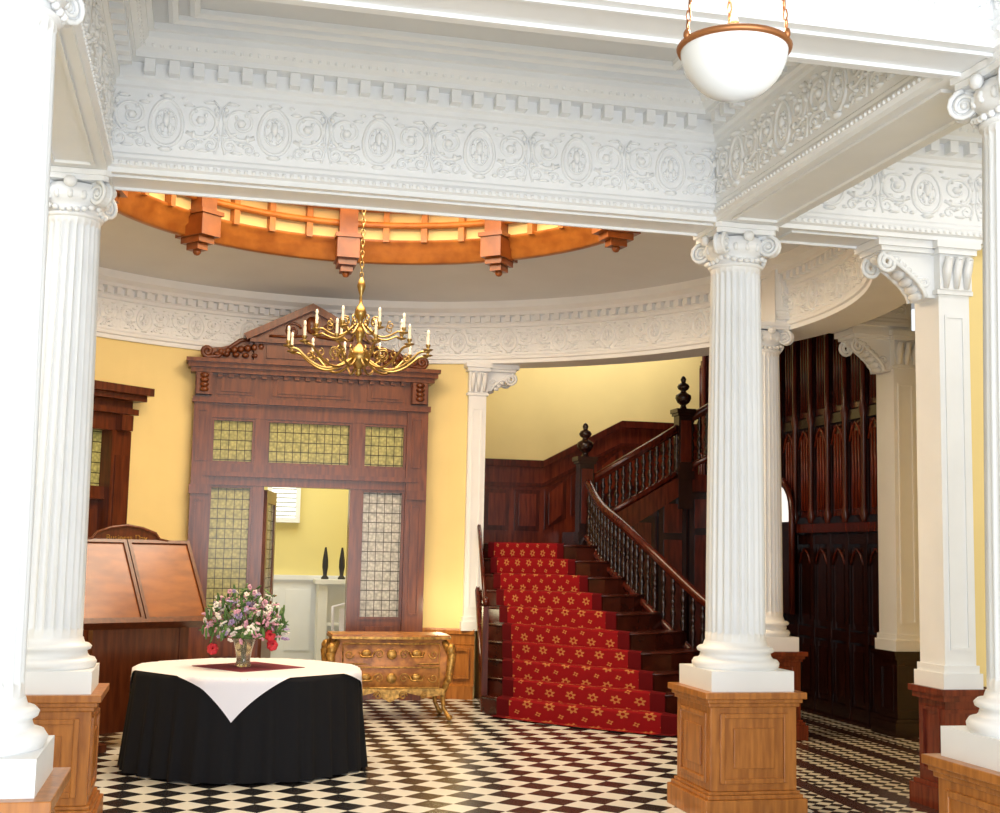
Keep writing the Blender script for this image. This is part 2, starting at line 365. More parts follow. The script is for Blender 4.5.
def pedestal(mb,x,y,hw,wood,top=H):
    mb.box(x-hw,x+hw,y-hw,y+hw,0,.13,wood)
    mb.box(x-hw+.02,x+hw-.02,y-hw+.02,y+hw-.02,.13,.155,wood)
    mb.box(x-hw+.035,x+hw-.035,y-hw+.035,y+hw-.035,.155,.175,wood)
    d=hw-.05
    mb.box(x-d,x+d,y-d,y+d,.175,top-.09,wood)
    mb.box(x-d-.015,x+d+.015,y-d-.015,y+d+.015,top-.09,top-.065,wood)
    mb.box(x-d-.03,x+d+.03,y-d-.03,y+d+.03,top-.065,top-.04,wood)
    mb.box(x-hw,x+hw,y-hw,y+hw,top-.04,top,wood)
    for q in range(4):
        M=T((x,y,0))@RZ(q*pi/2)
        z0,z1=.22,top-.13; w=d-.06
        mb.frm(-w,w,z0,z1,.03,-d-.012,-d+.01,wood,M)
        mb.box(-w+.09,w-.09,-d-.010,-d+.01,z0+.09,z1-.09,wood,M)
def fluted(name,x,y,wood,rb=.192,rt=.163,hw=.335):
    e=empty(name,(0,0,0))
    mb=MB(); pedestal(mb,x,y,hw,wood); mb.obj('pedestal',e,.004)
    mb=MB()
    p=hw-.06
    mb.box(x-p,x+p,y-p,y+p,H,H+.125,WHITE); z=H+.125
    mb.lathe([(p-.01,z),(p,z+.015),(p+.003,z+.035),(p-.01,z+.055),(p-.035,z+.06),(rb+.035,z+.075),(rb+.03,z+.095),(rb+.05,z+.105),(rb+.055,z+.12),(rb+.04,z+.135),(rb+.015,z+.14),(rb+.005,z+.17)],48,(x,y),WHITE)
    z1=z+.165; z2=ZB-.26
    def rf(r,z_,a):
        if z_<z1+.05 or z_>z2-.04: return r
        return r-.026*(abs(math.sin(12*a))**.7)
    prof=[(rb,z1),(rb,z1+.049),(rb,z1+.065)]+[(rb-(rb-rt)*(t**1.4),z1+.065+(z2-z1-.12)*t) for t in [i/10 for i in range(1,11)]]+[(rt,z2-.039),(rt,z2)]
    mb.lathe(prof,192,(x,y),WHITE,rf)
    capital(mb,x,y,ZB,rt,WHITE)
    mb.obj('shaft',e)
fluted('fluted_column',-.76,YF,OAK); fluted('fluted_column.001',XR+.03,YF,OAK)
fluted('fluted_column.002',-.82,YB,OAK); fluted('fluted_column.003',XR,YB,OAK)
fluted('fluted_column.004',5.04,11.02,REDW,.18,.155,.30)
def console(mb,M,w,zt,proj,h):
    pts=[]
    for i in range(13):
        t=i/12; pts.append((.02+proj*(.12+.80*t**1.7),zt-.09-(h-.09)*(1-t)))
    poly=[(0,zt-.07),(0,zt-h)]+pts+[(proj*.95,zt-.07)]
    mb.prism(poly,-w*.36,w*.36,WHITE,M,'y')
    mb.box(0,proj,-w*.5,w*.5,zt-.08,zt-.05,WHITE,M); mb.box(0,proj+.03,-w*.56,w*.56,zt-.05,zt,WHITE,M)
    for sy in (-w*.36,w*.36):
        mb.tube([(proj*.84+(.075-.062*i/23)*math.cos(pi/2-3.8*pi*i/23),sy,zt-.155+(.075-.062*i/23)*math.sin(pi/2-3.8*pi*i/23)) for i in range(24)],.016,6,WHITE,M)
        mb.tube([(p[0],sy,p[1]) for p in pts],.016,6,WHITE,M)
        mb.tube([(.08+(.045-.035*i/17)*math.cos(-pi/2+3*pi*i/17),sy,zt-h+.10+(.045-.035*i/17)*math.sin(-pi/2+3*pi*i/17)) for i in range(18)],.013,6,WHITE,M)
        for i in range(5): mb.ell((.12+proj*.10*i,sy,zt-.13-.035*(4-i)),(.035,.018,.022),WHITE,6,4,M)
    for i in range(1,12,2):
        p=pts[i]; mb.ell((p[0]+.01,0,p[1]-.0),(.035,w*.26,.035),WHITE,8,5,M)
def pilaster(name,x0,x1,y0,y1,wood,side,proj=.4,ped=True,zt=ZB,e=.06,zbase=H):
    mb=MB()
    if ped:
        cx,cy=(x0+x1)/2,(y0+y1)/2; hx,hy=(x1-x0)/2+e,(y1-y0)/2+e
        for g,z0,z1 in ((0,0,.13),(-.02,.13,.16),(-.05,.16,H-.08),(-.02,H-.08,H-.04),(0,H-.04,H)):
            mb.box(cx-hx-g,cx+hx+g,cy-hy-g,cy+hy+g,z0,z1,wood)
        w=hx-.04
        mb.frm(cx-w+.0,cx+w,.22,H-.13,.025,cy-hy+.035,cy-hy+.1,wood)
        M=T((cx-hx+.05,cy,0))@RZ(-pi/2)
        mb.frm(-hy+.1,hy-.1,.22,H-.13,.025,-.015,.02,wood,M)
    mb.box(x0-.03,x1+.03,y0-.03,y1+.03,zbase,zbase+.10,WHITE); mb.box(x0-.015,x1+.015,y0-.015,y1+.015,zbase+.1,zbase+.15,WHITE)
    mb.box(x0,x1,y0,y1,zbase+.15,zt-.3,WHITE)
    mb.frm(x0+.04,x1-.04,zbase+.25,zt-.5,.018,y0-.010,y0+.01,WHITE)
    mb.box(x0-.02,x1+.02,y0-.02,y1+.02,zt-.36,zt-.33,WHITE)
    mb.box(x0-.005,x1+.005,y0-.03,y1+.005,zt-.33,zt-.09,WHITE)
    mb.box(x0-.03,x1+.03,y0-.06,y1+.03,zt-.09,zt-.05,WHITE); mb.box(x0-.05,x1+.05,y0-.08,y1+.05,zt-.05,zt-.002,WHITE)
    n=max(2,round((x1-x0)/.08))
    for i in range(n):
        bx=x0+(x1-x0)*(i+.5)/n
        mb.tube([(bx,y0-.03,zt-.32),(bx,y0-.05,zt-.2),(bx,y0-.08,zt-.12),(bx,y0-.10,zt-.13)],[.02,.032,.026,.012],6,WHITE)
    yc=(y0+y1)/2; w=(y1-y0)
    if side<0: console(mb,T((x0,yc,0))@RZ(pi),w,zt,proj,.38)
    if side>0: console(mb,T((x1,yc,0)),w,zt,proj,.30)
    return mb.obj(name)
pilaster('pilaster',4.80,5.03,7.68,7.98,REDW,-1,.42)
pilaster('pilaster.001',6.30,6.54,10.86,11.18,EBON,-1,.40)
pilaster('pilaster.002',2.86,3.06,13.98,14.35,OAK,1,.34,False,3.70,.05,.74)
# ------------------------------------------------------------------ floor, walls
mb=MB(); mb.box(-5,10,.2,19,-.1,0,FLOOR); mb.obj('floor')
mb=MB(); mb.box(5.04,6.7,7.75,8.03,0,ZC,YEL); mb.box(5.12,6.5,7.70,7.75,0,.74,OAKD); mb.box(5.12,6.5,7.68,7.75,.74,.78,OAKD); mb.obj('wall_right_partition')
mb=MB(); mb.box(6.58,6.76,.8,10.85,0,5.4,YEL); mb.obj('wall_right')
mb=MB(); mb.box(-3.6,-3.42,.8,12.5,0,4.7,YEL); mb.obj('wall_left')
def arcwall(name,A,B,z0,z1):
    mb=MB()
    k=max(3,int((B-A)/.04)); pth=[pol(A+(B-A)*i/k,RR+.03) for i in range(k+1)]
    mb.sweep([(-.25,z1),(0,z1),(0,z0),(-.25,z0),(-.25,z1)],pth,YEL)
    if z0==0:
        mb.sweep([(0,.76),(.035,.76),(.045,.74),(.045,.70),(.02,.69),(.02,.60),(.03,.59),(.02,.58),(.02,.16),(.05,.14),(.05,0)],pth,OAK)
        L=(B-A)*RR; kk=max(1,round(L/.45))
        for i in range(kk):
            a=A+(B-A)*(i+.5)/kk; M=T((C[0]+(RR)*math.cos(a),C[1]+(RR)*math.sin(a),0))@RZ(a-pi/2)
            w=L/kk/2-.05
            mb.frm(-w,w,.22,.55,.03,-.02,.03,OAK,M)
    return mb.obj(name)
def ang(x): return math.acos((x-C[0])/RR)
aS0,aS1=ang(2.33),ang(-.06)
aP0,aP1=ang(-.80),ang(-1.90)
aE=ang(2.98)
arcwall('wall_back_right',aE,aS0,0,3.72); arcwall('wall_back_left',aS1,aP0,0,3.72); arcwall('wall_rotunda_left',aP1,math.radians(218),0,3.72)
arcwall('wall_over_portal',aP0,aP1,3.0,3.72); arcwall('wall_over_screen',aS0,aS1,3.35,3.72)
# ------------------------------------------------------------------ door screen (door_1)
mb=MB(); y0,y1=13.98,14.14
S=simple('walnut_screen',(.19,.052,.013),.28,nscale=5,stretch=(6,6,.7),col2=(.095,.022,.006))
W=S
def vb(x0,x1,z0,z1,ya=y0,yb=y1,m=None): mb.box(x0,x1,ya,yb,z0,z1,m or W)
vb(-.12,.07,0,3.17,y0-.04); vb(2.17,2.40,0,3.17,y0-.04)
vb(.53,.65,0,2.97); vb(1.57,1.69,0,2.97)
vb(.07,.53,0,.85,y0+.03); vb(1.69,2.17,0,.85,y0+.03)
for a,b_ in ((.07,.53),(1.69,2.17)):
    vb(a+.08,b_-.08,.12,.38,y0+.01); vb(a+.08,b_-.08,.46,.78,y0+.01)
vb(.07,2.17,2.25,2.48,y0-.012,y1-.01); vb(.0,2.3,2.34,2.39,y0-.06,y1-.02)
vb(.07,2.17,2.97,3.13,y0-.006); vb(-.14,2.42,3.12,3.18,y0-.08)
vb(-.12,2.40,3.18,3.45)
for a,b_ in ((.1,.5),(.7,1.53),(1.72,2.12)): vb(a,b_,3.22,3.42,y0-.015); vb(a+.05,b_-.05,3.25,3.39,y0-.03)
vb(-.17,2.45,3.44,3.49,y0-.10); vb(-.20,2.48,3.49,3.54,y0-.15); vb(-.22,2.50,3.54,3.58,y0-.2)
for i in range(22): vb(-.12+i*.116,-.07+i*.116,3.40,3.44,y0-.06)
for px in (-.025,2.285):
    mb.frm(px-.06,px+.06,.9,2.1,.02,y0-.055,y0-.03,W); mb.frm(px-.06,px+.06,2.5,3.05,.02,y0-.055,y0-.03,W); vb(px-.11,px+.11,2.15,2.25,y0-.07); vb(px-.11,px+.11,0,.25,y0-.07)
    mb.box(px-.08,px+.08,y0-.14,y0,3.2,3.43,W)
    for t in range(4): mb.ell((px,y0-.15,3.25+.05*t),(.05,.03,.03),W,6,4)
pc=1.08
vb(pc-.60,pc+.60,3.58,3.80,y0-.10); vb(pc-.47,pc+.47,3.62,3.76,y0-.12); vb(pc-.65,pc+.65,3.78,3.82,y0-.18)
mb.prism([(pc-.63,3.82),(pc+.63,3.82),(pc,4.17)],y0-.12,y1,W,None,'y')
for sg in (-1,1):
    P=[(pc+sg*.68,3.80),(pc+sg*.72,3.86),(pc,4.23),(pc,4.15)]
    if sg<0: P=P[::-1]
    mb.prism(P,y0-.2,y1+.01,W,None,'y')
for sg in (-1,1):
    mb.tube([(x*sg+pc,y0-.13,z) for x,z,_ in spiral((.2,3.93),.09,.012,pi*.9,-1.5,18)],.016,5,W)
    mb.tube([(pc+sg*.05,y0-.13,3.88),(pc+sg*.25,y0-.13,3.86),(pc+sg*.45,y0-.13,3.86)],.016,5,W)
mb.ell((pc,y0-.13,4.0),(.07,.04,.1),W,8,6)
for sg in (-1,1):
    cx=1.15+sg*1.16
    P=[(pc+sg*.62,3.82),(pc+sg*.75,3.80),(1.15+sg*.9,3.74),(1.15+sg*1.04,3.62)]
    mb.tube([(p[0],y0-.08,p[1]) for p in P]+[(cx+sg*x,y0-.08,z) for x,z,_ in spiral((0,3.665),.06,.012,-pi/2,1.5,18)],.024,6,W)
    mb.prism([(pc+sg*.60,3.56),(1.15+sg*1.2,3.56),(1.15+sg*1.18,3.70),(1.15+sg*1.02,3.72),(1.15+sg*.88,3.76),(pc+sg*.62,3.82)][::-sg],y0-.06,y1,W,None,'y')
    for t in range(7): mb.ell((1.15+sg*(.60+.07*t),y0-.09,3.74-.012*t),(.04,.03,.04),W,6,4)
    for t in range(5): mb.ell((1.15+sg*(.66+.1*t),y0-.09,3.64),(.04,.03,.028),W,6,4)
def glass(x0,x1,z0,z1,mat):
    mb.box(x0,x1,y0+.06,y0+.075,z0,z1,mat); mb.frm(x0,x1,z0,z1,.028,y0+.015,y0+.09,W)
glass(.07,.53,2.48,2.97,LEADY); glass(.65,1.57,2.48,2.97,LEADY); glass(1.69,2.17,2.48,2.97,LEADY)
glass(.07,.53,.85,2.25,LEADY); glass(1.69,2.17,.85,2.25,LEADW)
M=T((.67,14.16,0))@RZ(math.radians(80))
mb.box(0,.86,-.025,.025,.02,.9,W,M); mb.box(0,.86,-.025,.025,2.08,2.22,W,M); mb.box(0,.12,-.025,.025,.9,2.08,W,M); mb.box(.74,.86,-.025,.025,.9,2.08,W,M); mb.box(.12,.74,-.006,.006,.9,2.08,LEADW,M)
mb.tube([(.80,-.04,1.05),(.80,-.07,1.06),(.72,-.07,1.06)],.01,6,BRASS,M)
mb.obj('door_1')
# ------------------------------------------------------------------ portal (door_2)
A=Vector(pol(aP0,RR)); B=Vector(pol(aP1,RR)); d=(B-A); LL=d.length; d.normalize(); nrm=Vector((-d.y,d.x));
if nrm.dot(Vector(C)-A)<0: nrm=-nrm
M=frame((A.x,A.y,0),(d.x,d.y,0),(nrm.x,nrm.y,0))
def pbx(a,b_,z0,z1,o0,o1,mat=OAKD): mb.box(a,b_,z0,z1,o0,o1,mat,M)
mb=MB()
pbx(-.02,.22,0,2.75,-.2,.08); pbx(LL-.22,LL+.02,0,2.75,-.2,.08)
pbx(.02,.18,.9,2.5,.08,.1); pbx(-.05,.25,0,.3,-.19,.12)
pbx(-.02,LL+.02,2.75,2.93,-.2,.06); pbx(-.06,LL+.06,2.92,2.98,-.2,.13); pbx(-.02,LL+.02,2.98,3.06,-.2,.08)
pbx(-.10,LL+.10,3.06,3.12,-.2,.2); pbx(-.14,LL+.14,3.12,3.2,-.2,.26)
for t in (.1,LL-.1): pbx(t-.07,t+.07,2.75,2.91,-.1,.16)
pbx(.22,LL-.22,2.05,2.18,-.12,.0)
pbx(.22,LL-.22,0,2.05,-.14,-.08)
for i in range(2):
    a=.28+i*(LL-.5)/2; b_=a+(LL-.5)/2-.08
    pbx(a,b_,.15,.9,-.09,-.055); pbx(a,b_,1.05,1.95,-.09,-.055)
pbx(.22,LL-.22,2.18,2.75,-.1,-.085,LEADY); pbx(LL/2-.03,LL/2+.03,2.18,2.75,-.12,-.02)
mb.obj('door_2')
# ------------------------------------------------------------------ back room
mb=MB(); mb.box(-1.2,2.9,17.6,17.8,0,4.2,simple('pale_yellow_wall',(.74,.64,.26),.6)); mb.box(-1.2,2.9,17.5,17.6,0,1.18,WHITE); mb.box(-1.2,2.9,17.46,17.6,1.18,1.24,WHITE)
for i in range(9):
    mb.box(-1.1+i*.45,-1.1+i*.45+.34,17.485,17.5,.25,1.05,WHITE)
mb.obj('wall_back_room')
mb=MB(); mb.box(-1.4,-1.2,14.4,17.8,0,4.2,YEL); mb.box(2.6,2.8,14.45,17.8,0,4.2,YEL); mb.box(-1.2,2.9,14.4,17.8,4.2,4.3,CEIL); mb.obj('wall_back_room_sides')
mb=MB(); mb.box(.92,1.24,17.54,17.58,2.0,2.75,WINL)
mb.frm(.86,1.30,1.94,2.81,.06,17.5,17.6,WHITE)
for q in range(12): mb.box(.92,1.24,17.51,17.54,2.02+q*.06,2.037+q*.06,simple('blind_slat',(.45,.45,.42),.6) if q==0 else bpy.data.materials['blind_slat'])
mb.obj('window_1')
mb=MB()
mb.box(1.5,2.3,17.05,17.45,1.14,1.2,WHITE); mb.box(1.55,2.25,17.1,17.45,0,.12,WHITE)
for xx in (1.55,2.13): mb.box(xx,xx+.12,17.1,17.45,.12,1.14,WHITE)
mb.box(1.67,2.13,17.3,17.45,.12,1.14,WHITE); mb.box(1.67,2.13,17.1,17.45,.6,.64,WHITE); mb.obj('white_cabinet')
for i,x in enumerate((1.64,1.86)):
    mb=MB(); mb.lathe([(.05,1.2),(.05,1.22),(.025,1.25),(.03,1.3),(.04,1.36),(.038,1.45),(.025,1.54),(.012,1.62)],14,(x,17.25),DARK); mb.obj('dark_vase'+('' if i==0 else '.001'))
mb=MB()
for dx,dy in ((0,0),(.42,0),(0,.4),(.42,.4)): mb.tube([(1.62+dx,15.4+dy,0),(1.62+dx,15.4+dy,.45)],.018,6,DARK)
mb.box(1.6,2.06,15.38,15.82,.43,.48,WHITEC); mb.tube([(1.62,15.8,.45),(1.62,15.86,.9),(1.83,15.88,.95),(2.04,15.86,.9),(2.04,15.8,.45)],.02,6,WHITEC); mb.box(1.7,1.96,15.84,15.87,.55,.88,WHITEC); mb.obj('side_chair')
# ------------------------------------------------------------------ skylight ring
mb=MB(); r0=2.42; Z=.06
mb.lathe([(r,z+Z) for r,z in [(r0,4.50),(r0,4.44),(r0-.05,4.41),(r0-.12,4.42),(r0-.12,4.50),(r0-.16,4.52),(r0-.16,4.58),(r0-.20,4.60),(r0-.20,4.63)]],96,C,AMBW,cap=False)
mb.lathe([(r0-.20,4.80),(r0-.24,4.80),(r0-.24,4.86),(r0-.2,4.86)],96,C,AMBW,cap=False)
mb.lathe([(r0-.20,4.96),(r0-.30,4.96),(r0-.30,5.04),(r0-.2,5.05)],96,C,AMBW,cap=False)
mb.lathe([(r0-.16,4.66),(r0-.16,5.05)],96,C,simple('cream_drum',(.88,.66,.30),.5),cap=False)
for q in range(9):
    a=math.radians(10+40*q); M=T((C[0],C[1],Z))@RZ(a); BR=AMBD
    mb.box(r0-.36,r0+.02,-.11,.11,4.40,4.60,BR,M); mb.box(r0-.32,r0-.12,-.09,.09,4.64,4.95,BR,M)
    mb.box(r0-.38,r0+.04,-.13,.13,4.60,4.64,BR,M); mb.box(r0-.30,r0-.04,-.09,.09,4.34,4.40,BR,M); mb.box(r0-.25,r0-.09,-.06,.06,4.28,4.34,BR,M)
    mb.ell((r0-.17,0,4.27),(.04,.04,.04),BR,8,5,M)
    for j in range(1,4):
        M3=T((C[0],C[1],Z))@RZ(a+math.radians(10*j)); mb.box(r0-.24,r0-.14,-.03,.03,4.60,4.92,AMBW,M3)
mb.lathe([(r0-.28,5.05),(r0-.6,5.27),(1.2,5.47),(.5,5.57),(.02,5.60)],48,C,SKYG,cap=False)
for q in range(18):
    a=2*pi*q/18; mb.tube([(C[0]+r*math.cos(a),C[1]+r*math.sin(a),z+.05) for r,z in ((r0-.28,4.98),(r0-.6,5.19),(1.2,5.39),(.5,5.49),(.05,5.52))],.025,5,AMBW)
mb.obj('skylight')
# ------------------------------------------------------------------ chandelier
mb=MB(); cx,cy=C[0]-.10,C[1]
mb.lathe([(.001,3.00),(.02,3.01),(.03,3.03),(.015,3.05),(.03,3.07),(.075,3.11),(.092,3.16),(.08,3.21),(.03,3.25),(.018,3.28),(.03,3.32),(.045,3.36),(.025,3.39),(.015,3.42),(.025,3.47),(.045,3.50),(.05,3.53),(.035,3.57),(.014,3.60),(.012,3.67),(.025,3.71),(.035,3.75),(.025,3.79),(.010,3.82)],20,(cx,cy),BRASS)
z=3.84
while z<5.50:
    ax=int(round(z/.045))%2
    P=[(cx+(.014*math.cos(t) if ax else 0),cy+(0 if ax else .014*math.cos(t)),z+.028*math.sin(t)) for t in [2*pi*i/8 for i in range(9)]]
    mb.tube(P,.0045,4,BRASS,cap=False); z+=.045
def arm(a,R,zb,zend,sag,th_):
    M=T((cx,cy,0))@RZ(a)
    P=[];n=20
    for i in range(n+1):
        t=i/n; x=.03+(R-.03)*t; P.append((x,0,zb-sag*math.sin(pi*min(1,t*1.15))+(zend-zb)*t**2.2))
    mb.tube(P,th_,6,BRASS,M)
    mb.tube([(x,0,zz) for x,zz,_ in spiral((R*.34,zb+.01),.055,.012,-pi/2,1.3,14)],.006,5,BRASS,M)
    mb.tube([(x,0,zz) for x,zz,_ in spiral((R*.70,zb-sag*.25),.035,.010,pi/2,1.2,12)],.005,5,BRASS,M)
    e=P[-1][2]
    mb.lathe([(.005,e),(.03,e+.005),(.045,e+.016),(.010,e+.020),(.012,e+.03),(.020,e+.045),(.020,e+.055)],10,(R,0),BRASS,M=M)
    mb.lathe([(.011,e+.055),(.011,e+.13)],8,(R,0),CANDLE,M=M)
    mb.ell((R,0,e+.15),(.012,.012,.026),CANDLE,7,5,M)
for q in range(12): arm(2*pi*q/12+.1,.58,3.18,3.20,.13,.010)
for q in range(8): arm(2*pi*q/8+.3,.38,3.44,3.34,.10,.008)
mb.obj('chandelier')
# ------------------------------------------------------------------ pendant lamp
mb=MB(); lx,ly=1.36,3.15; lz=2.98; r=.146
mb.lathe([(r*math.cos(t),lz-r*.99*math.sin(t)) for t in [pi/2*(1-i/12)*.999 for i in range(13)]],40,(lx,ly),OPAL,cap=False)
mb.lathe([(r-.002,lz-.010),(r+.007,lz-.010),(r+.011,lz),(r+.007,lz+.007),(r-.005,lz+.009)],40,(lx,ly),BRONZE,cap=False)
for q in range(3):
    a=math.radians(12)+q*2*pi/3+pi; ex,ey=lx+(r+.006)*math.cos(a),ly+(r+.006)*math.sin(a)
    mb.ell((ex,ey,lz+.01),(.011,.011,.016),BRONZE,7,5)
    for i in range(30):
        t=(i+.5)/30; px,py,pz=ex+(lx-ex)*t*.6,ey+(ly-ey)*t*.6,lz+.02+.85*t
        mb.tube([(px+(.006*math.cos(s) if i%2 else 0),py+(0 if i%2 else .006*math.cos(s)),pz+.018*math.sin(s)) for s in [2*pi*j/6 for j in range(7)]],.0024,4,BRONZE,cap=False)
mb.lathe([(.004,lz+.10),(.008,lz+.085),(.015,lz+.07),(.008,lz+.05),(.014,lz+.04),(.03,lz+.025),(.035,lz+.012),(.002,lz+.008)],16,(lx,ly),BRONZE)
mb.lathe([(.008,lz+.8),(.008,lz+1.56)],8,(lx,ly),BRONZE); mb.lathe([(.01,lz+.85),(.07,lz+.87),(.07,lz+.9),(.01,lz+.92)],12,(lx,ly),BRONZE)
mb.lathe([(.02,4.5),(.07,4.55),(.09,4.6)],16,(lx,ly),BRONZE)
mb.obj('pendant_lamp')
# ------------------------------------------------------------------ table
tx,ty,tr,th=.40,9.95,.83,.70
e=empty('draped_table')
mb=MB(); N=240
def octr(a,r):
    s=pi/4; k=(a+s/2)%s-s/2; return r*math.cos(s/2)/math.cos(k)
V=[];F=[];lev=[(0.0,1.0,0),(.03,1.006,.1),(.2,1.02,.4),(.45,1.045,.8),(th-.012,1.07,1.1)]
for dz,sc,am in lev:
    for i in range(N):
        a=2*pi*i/N; rr=.5*octr(a,tr*1.06)+.5*tr; rr=rr*sc+am*.018*(math.sin(34*a+.6*math.sin(5*a))+.5*math.sin(57*a+1)); V.append((tx+rr*math.cos(a),ty+rr*math.sin(a),th-dz))
for j in range(len(lev)-1):
    for i in range(N):
        k=(i+1)%N; F.append(((j+1)*N+i,(j+1)*N+k,j*N+k,j*N+i))
F.append(tuple(range(N)))
mb.add(V,F,BLACKC,True); mb.obj('tablecloth',e)
mb=MB(); n=48; hs=.80; V=[];F=[]; rot=math.radians(45-9)
def topr(a): return (.5*octr(a,tr*1.06)+.5*tr)*1.005+.006
for j in range(n+1):
    for i in range(n+1):
        u=(-1+2*i/n)*hs; v=(-1+2*j/n)*hs
        x=u*math.cos(rot)-v*math.sin(rot); y=u*math.sin(rot)+v*math.cos(rot); d_=math.hypot(x,y); a=math.atan2(y,x); L_=topr(a)
        if d_>L_:
            over=d_-L_; V.append((tx+(L_+.006+over*.07)*math.cos(a),ty+(L_+.006+over*.07)*math.sin(a),th+.006-over))
        else: V.append((tx+x,ty+y,th+.008))
for j in range(n):
    for i in range(n): F.append((j*(n+1)+i,j*(n+1)+i+1,(j+1)*(n+1)+i+1,(j+1)*(n+1)+i))
mb.add(V,F,WHITEC,True); mb.obj('table_topper',e)
mb=MB(); mb.prism([(tx+.42*math.cos(a),ty+.42*math.sin(a)) for a in [rot+pi/4+q*pi/2 for q in range(4)]],th+.009,th+.013,BURG); mb.obj('table_mat',e)
mb=MB(); mb.lathe([(.3,.0),(.3,.03),(.06,.08),(.05,.6),(.3,.66)],16,(tx,ty),OAKD); mb.obj('table_base',e)
e=empty('flower_vase'); vx,vy,vz=.36,9.93,th+.014
mb=MB(); mb.lathe([(.055,vz),(.06,vz+.01),(.05,vz+.05),(.062,vz+.12),(.085,vz+.2),(.095,vz+.22),(.088,vz+.22),(.056,vz+.12),(.044,vz+.05),(.04,vz+.02)],28,(vx,vy),VGL); mb.obj('glass_vase',e)
mb=MB()
for i in range(16):
    a=random.random()*6.28; mb.tube([(vx+.02*math.cos(a+2),vy+.02*math.sin(a+2),vz+.03),(vx+.04*math.cos(a),vy+.04*math.sin(a),vz+.2),(vx+.16*math.cos(a),vy+.16*math.sin(a),vz+.38)],.004,4,GREEN)
cols=[GREEN,GREEN,GREEN,PINK,WPET,PINK,LILAC,GREEN,WPET]
for i in range(520):
    a=random.random()*6.28; ph=math.acos(1-random.random()*1.25); rr=.72+.42*random.random()
    x=vx+.28*math.sin(ph)*math.cos(a)*rr; y=vy+.26*math.sin(ph)*math.sin(a)*rr; z_=vz+.28+.28*math.cos(ph)*rr
    m_=random.choice(cols)
    M=T((x,y,z_))@Matrix.Rotation(random.random()*6,4,'Z')@Matrix.Rotation(random.random()*2,4,'X')
    if m_ is GREEN: mb.ell((0,0,0),(.014,.048,.006),m_,6,4,M)
    else:
        s_=.009+.012*random.random()
        for q in range(5): mb.ell((s_*math.cos(q*1.257),s_*math.sin(q*1.257),0),(s_*.8,s_*.8,s_*.45),m_,5,4,M)
for dx,dz in ((-.23,.14),(.20,.17),(.18,.24)):
    for q in range(7): mb.ell((vx+dx+.022*math.cos(q*.9),vy-.16+.02*math.sin(q*.9),vz+dz+.022*math.sin(q*.9)),(.022,.02,.022),REDP,6,4)
for i in range(30):
    a=random.random()*6.28; mb.ell((vx+.11*math.cos(a),vy+.11*math.sin(a),vz+.22+.06*random.random()),(.045,.045,.02),GREEN,6,4)
mb.obj('bouquet',e)
# ------------------------------------------------------------------ gilt chest
e=empty('chest_of_drawers'); mb=MB()
X0,X1,Y0,Y1=1.30,2.34,12.3,12.76
def bomb(z): t=(z-.28)/(.76-.28); return .045*math.sin(pi*min(1,max(0,t))**.8)
V=[];F=[];nz=14;nx=24
for j in range(nz+1):
    z=.28+.48*j/nz; b_=bomb(z)
    ringv=[]
    for i in range(nx+1):
        u=i/nx; ringv.append((X0-b_+(X1-X0+2*b_)*u, Y0-b_-.03*math.sin(pi*u)**2,z))
    ringv+= [(X1+b_,Y1,z),(X0-b_,Y1,z)]; V+=ringv
K=nx+3
for j in range(nz):
    for i in range(K): k2=(i+1)%K; F.append((j*K+i,j*K+k2,(j+1)*K+k2,(j+1)*K+i))
F.append(tuple(range(K))[::-1]); F.append(tuple(nz*K+i for i in range(K)))
mb.add(V,F,INLAY,False)
top=[(X0-.05,Y0-.03)]+[(X0-.05+(X1-X0+.1)*i/12,Y0-.05-.04*math.sin(pi*i/12)**2) for i in range(13)]+[(X1+.05,Y1),(X0-.05,Y1)]
mb.prism(top[1:],.762,.785,GOLD); mb.prism([(p[0]*.985+.015*1.81,p[1]+.008) for p in top[1:]],.785,.80,INLAY)
ap=[(X0,.30),(X0,.24),(X0+.18,.22),(X0+.36,.26),((X0+X1)/2,.17),(X1-.36,.26),(X1-.18,.22),(X1,.24),(X1,.30)]
mb.prism(ap,Y0-.035,Y0-.005,GOLD,None,'y')
for sg in (-1,1):
    mb.tube([((X0+X1)/2+sg*x,Y0-.045,.235+y) for x,y,_ in spiral((.12,0),.04,.01,0,1.4,14)],.008,5,GOLD)
    mb.tube([((X0+X1)/2+sg*x,Y0-.045,.245+y) for x,y,_ in spiral((.32,0),.035,.01,pi,1.4,14)],.008,5,GOLD)
for (za,zb_) in ((.31,.50),(.53,.72)):
    b_=bomb((za+zb_)/2); yy=Y0-b_-.035; xa,xb=X0+.06,X1-.06
    mb.tube([(xa,yy+.02,za),((xa+xb)/2,yy,za),(xb,yy+.02,za),(xb,yy+.02,zb_),((xa+xb)/2,yy,zb_),(xa,yy+.02,zb_),(xa,yy+.02,za)],.009,6,GOLD)
    for xc in (X0+.28,X1-.28):
        mb.tube([(xc-.07,yy,za+.11),(xc-.05,yy-.03,za+.07),(xc+.05,yy-.03,za+.07),(xc+.07,yy,za+.11)],.009,6,GOLD); mb.ell((xc,yy+.01,za+.1),(.05,.012,.035),GOLD,8,5)
    mb.ell(((X0+X1)/2,yy-.005,za+.09),(.05,.015,.05),GOLD,10,6)
    for sg in (-1,1):
        mb.tube([((X0+X1)/2+sg*(.12+x),yy,za+.09+y) for x,y,_ in spiral((0,0),.05,.01,0,1.3,14)],.006,5,GOLD)
        mb.tube([((X0+X1)/2+sg*(.40+x),yy+.01,za+.09+y) for x,y,_ in spiral((0,0),.045,.01,pi,1.3,14)],.006,5,GOLD)
